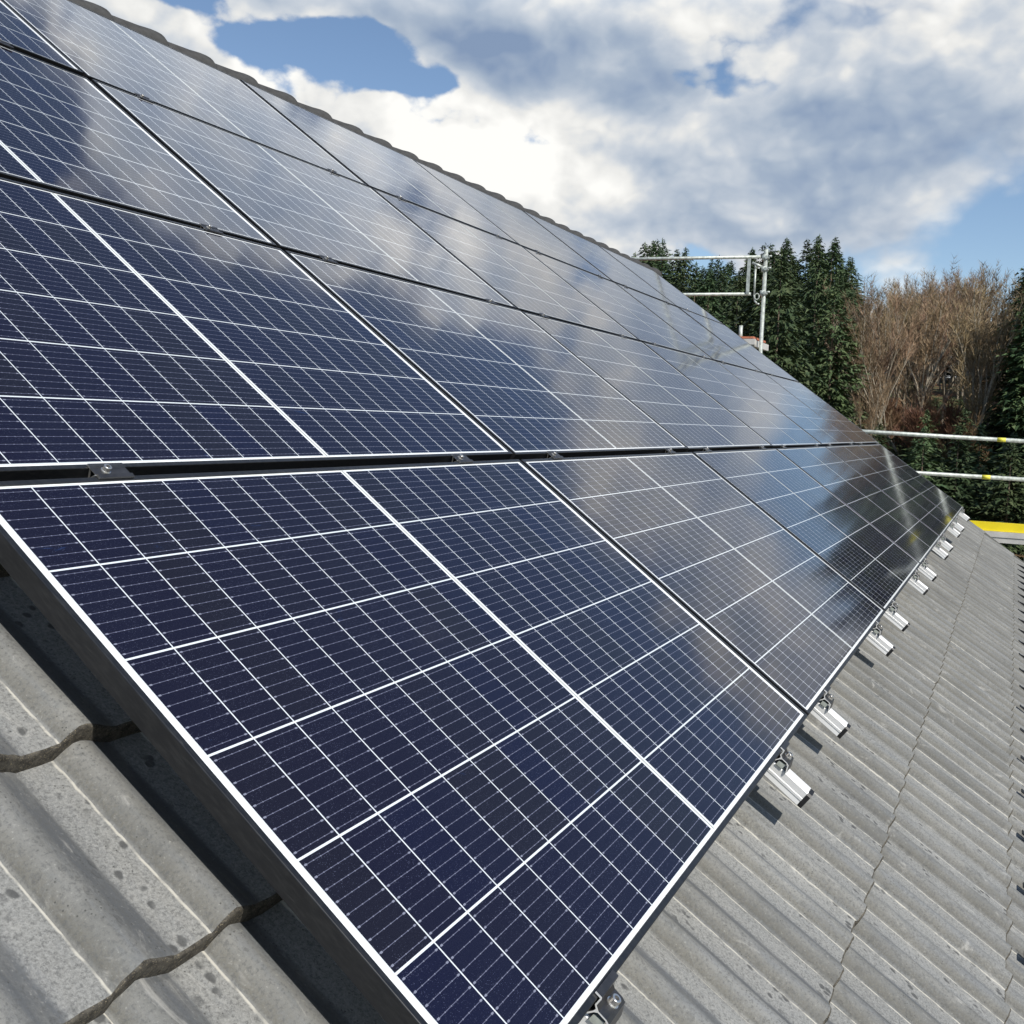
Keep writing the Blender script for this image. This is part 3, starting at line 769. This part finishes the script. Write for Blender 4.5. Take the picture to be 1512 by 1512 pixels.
for ring, d in enumerate((60, 66, 73, 80, 88, 96, 105, 114, 124, 134)):
    stepdeg = math.degrees(3.05 / d)
    a = -17.0 if ring % 2 else -15.5
    while a < 22.5:
        aa = a + rng.uniform(-.5, .5) * stepdeg; dd = d + rng.uniform(-3, 3)
        base = gz(aa, dd); elmax = skyline(aa)
        top_allowed = CZ + dd * math.tan(R(elmax))
        zone_bare = (.9 < aa < 7.5)
        h_need = top_allowed - base
        if zone_bare and d >= 72:
            k = rng.randrange(5); hh = min(rng.uniform(13.5, 17) if d < 100 else 22, h_need * rng.uniform(.95, 1.03))
            if hh > 5: place('beech_tree', BARE[k], aa, dd, hh / 14, hh / 14 * rng.uniform(.95, 1.3), L_BARE, 'tree', 'bare trees on the slope', rng)
            a += stepdeg * .50; continue
        elif zone_bare:
            if rng.random() < .16:
                place('shrub', RUST[rng.randrange(2)], aa, dd, rng.uniform(.7, 1.0), rng.uniform(.8, 1.2), L_RUST, 'shrub', 'rusty shrubs under the bare trees', rng)
            elif rng.random() < .12:
                place('beech_tree', BARE[rng.randrange(5)], aa, dd, .75, .6, L_BARE, 'tree', 'bare trees on the slope', rng)
            else:
                k = 4 + rng.randrange(2); hh = rng.uniform(4.6, 6.4) if d > 63 else rng.uniform(4, 5.6)
                place('spruce_tree', CON[k], aa, dd, hh / CONH[k], hh / CONH[k] * rng.uniform(.95, 1.25), L_LOW, 'tree', 'young spruces below the bare trees', rng)
            a += stepdeg * .75; continue
        k = rng.randrange(4)
        hh = min(rng.uniform(13, 18), h_need * rng.uniform(.86, 1.02))
        if d > 115: hh = min(h_need * rng.uniform(.93, 1.01), 22)
        ws = hh / CONH[k] * rng.uniform(.85, 1.1) * (.80 if d < 90 else 1.0)
        half = math.degrees(2.9 * ws / dd)
        clear = (aa - half > 7.0) if aa > 4 else (aa + half < 1.3)
        if hh > 5 and clear and (aa > -4 or ring % 2 == 0):
            place('conifer_tree', CON[k], aa, dd, hh / CONH[k], ws, L_CON, 'tree', 'conifers in the wood', rng)
        a += stepdeg
for d in (56, 59, 62, 65.5, 69, 73, 77, 82, 88, 95):
    a = .2
    while a < 7.9:
        aa = a + rng.uniform(-.4, .4); dd = d + rng.uniform(-1.4, 1.4)
        base = gz(aa, dd); hh = CZ + dd * math.tan(R(rng.uniform(-2.2, .9) + (d - 56) * .05)) - base
        if hh > 2.2:
            k = 4 + rng.randrange(2)
            place('spruce_tree', CON[k], aa, dd, hh / CONH[k], max(.55, hh / CONH[k]) * rng.uniform(.9, 1.2), L_LOW, 'tree', 'young spruces below the bare trees', rng)
        a += math.degrees(2.1 / d)
# a dark belt of spruces closes the view behind the bare trunks
for ring, d in enumerate((140, 146)):
    a = .6 + ring * .7
    while a < 8.0:
        base = gz(a, d); hh = CZ + d * math.tan(R(5.9 + rng.uniform(-.7, .4))) - base
        place('spruce_tree', CON[rng.randrange(4)], a, d, hh / 15.5, hh / 15.5 * 1.5, 'dark spruce standing behind the bare trunks at the top of the slope', 'tree', 'spruces behind the bare trees', rng)
        a += 1.25
for aa, dd, k in ((6.1, 74, 0), (5.2, 75, 1), (3.3, 76, 0), (2.7, 74, 1), (4.1, 70, 0), (1.5, 66, 1)):
    place('shrub', RUST[k], aa, dd, 1.15, 1.1, L_RUST, 'shrub', 'rusty shrubs under the bare trees', rng)
# single trees that stand out
place('conifer_tree', CON[2], -.35, 76, .98, .80, 'large dark conifer at the right end of the bare trees', 'tree', None, rng)
place('beech_tree', BARE[2], 1.75, 80, .80, .80, 'pale round crowned bare tree in front of the right conifer', 'tree', None, rng)
place('conifer_tree', CON[1], 19.1, 66, 1.02, 1.0, 'pointed dark conifer at the left end of the wood above the guard rail', 'tree', None, rng)

# bushes in the garden at the foot of the slope
def bush_mesh(seed):
    rng_ = random.Random(seed); V = []; F = []
    for k in range(2600):
        a = rng_.uniform(0, 6.283); e = math.asin(rng_.uniform(0, 1)); r = rng_.uniform(.5, 1.0) * (1 + .25 * math.sin(3 * a + seed) * math.cos(4 * e))
        p = Vector((r * math.cos(e) * math.cos(a) * 1.1, r * math.cos(e) * math.sin(a) * 1.1, r * math.sin(e) * 1.2))
        d1 = Vector((rng_.uniform(-1, 1), rng_.uniform(-1, 1), rng_.uniform(-1, 1))).normalized() * .09
        d2 = d1.orthogonal().normalized() * .05
        i = len(V); V += [tuple(p - d1), tuple(p + d2), tuple(p + d1), tuple(p - d2)]; F.append((i, i + 1, i + 2, i + 3))
    crown = mesh_from('foliage', V, F, [M_BUSH])
    bm = bmesh.new()
    for k in range(7):
        a = k * .9; tube(bm, (0, 0, -.2), (.5 * math.cos(a), .5 * math.sin(a), .9), .03, .01, seg=5)
    st = bpy.data.meshes.new('stem'); bm.to_mesh(st); bm.free(); st.materials.append(M_BARK)
    return crown, st
BU = [bush_mesh(1), bush_mesh(2)]
for k, (a, d, s) in enumerate(((-.9, 48, 1.0), (-2.6, 50, 1.3), (.8, 51, 1.1), (2.3, 53, 1.2), (-4.4, 49, 1.2), (-6.2, 52, 1.3))):
    o = place('bush', BU[k % 2], a, d, s, s, 'yellow green garden bush below the scaffold planks at the foot of the wood', 'bush', 'garden bushes beyond the scaffold', rng)
    for ch in [c for c in col.objects if c.parent == o]:
        ch.name = 'foliage' if ch.data == BU[k % 2][0] else 'stem'
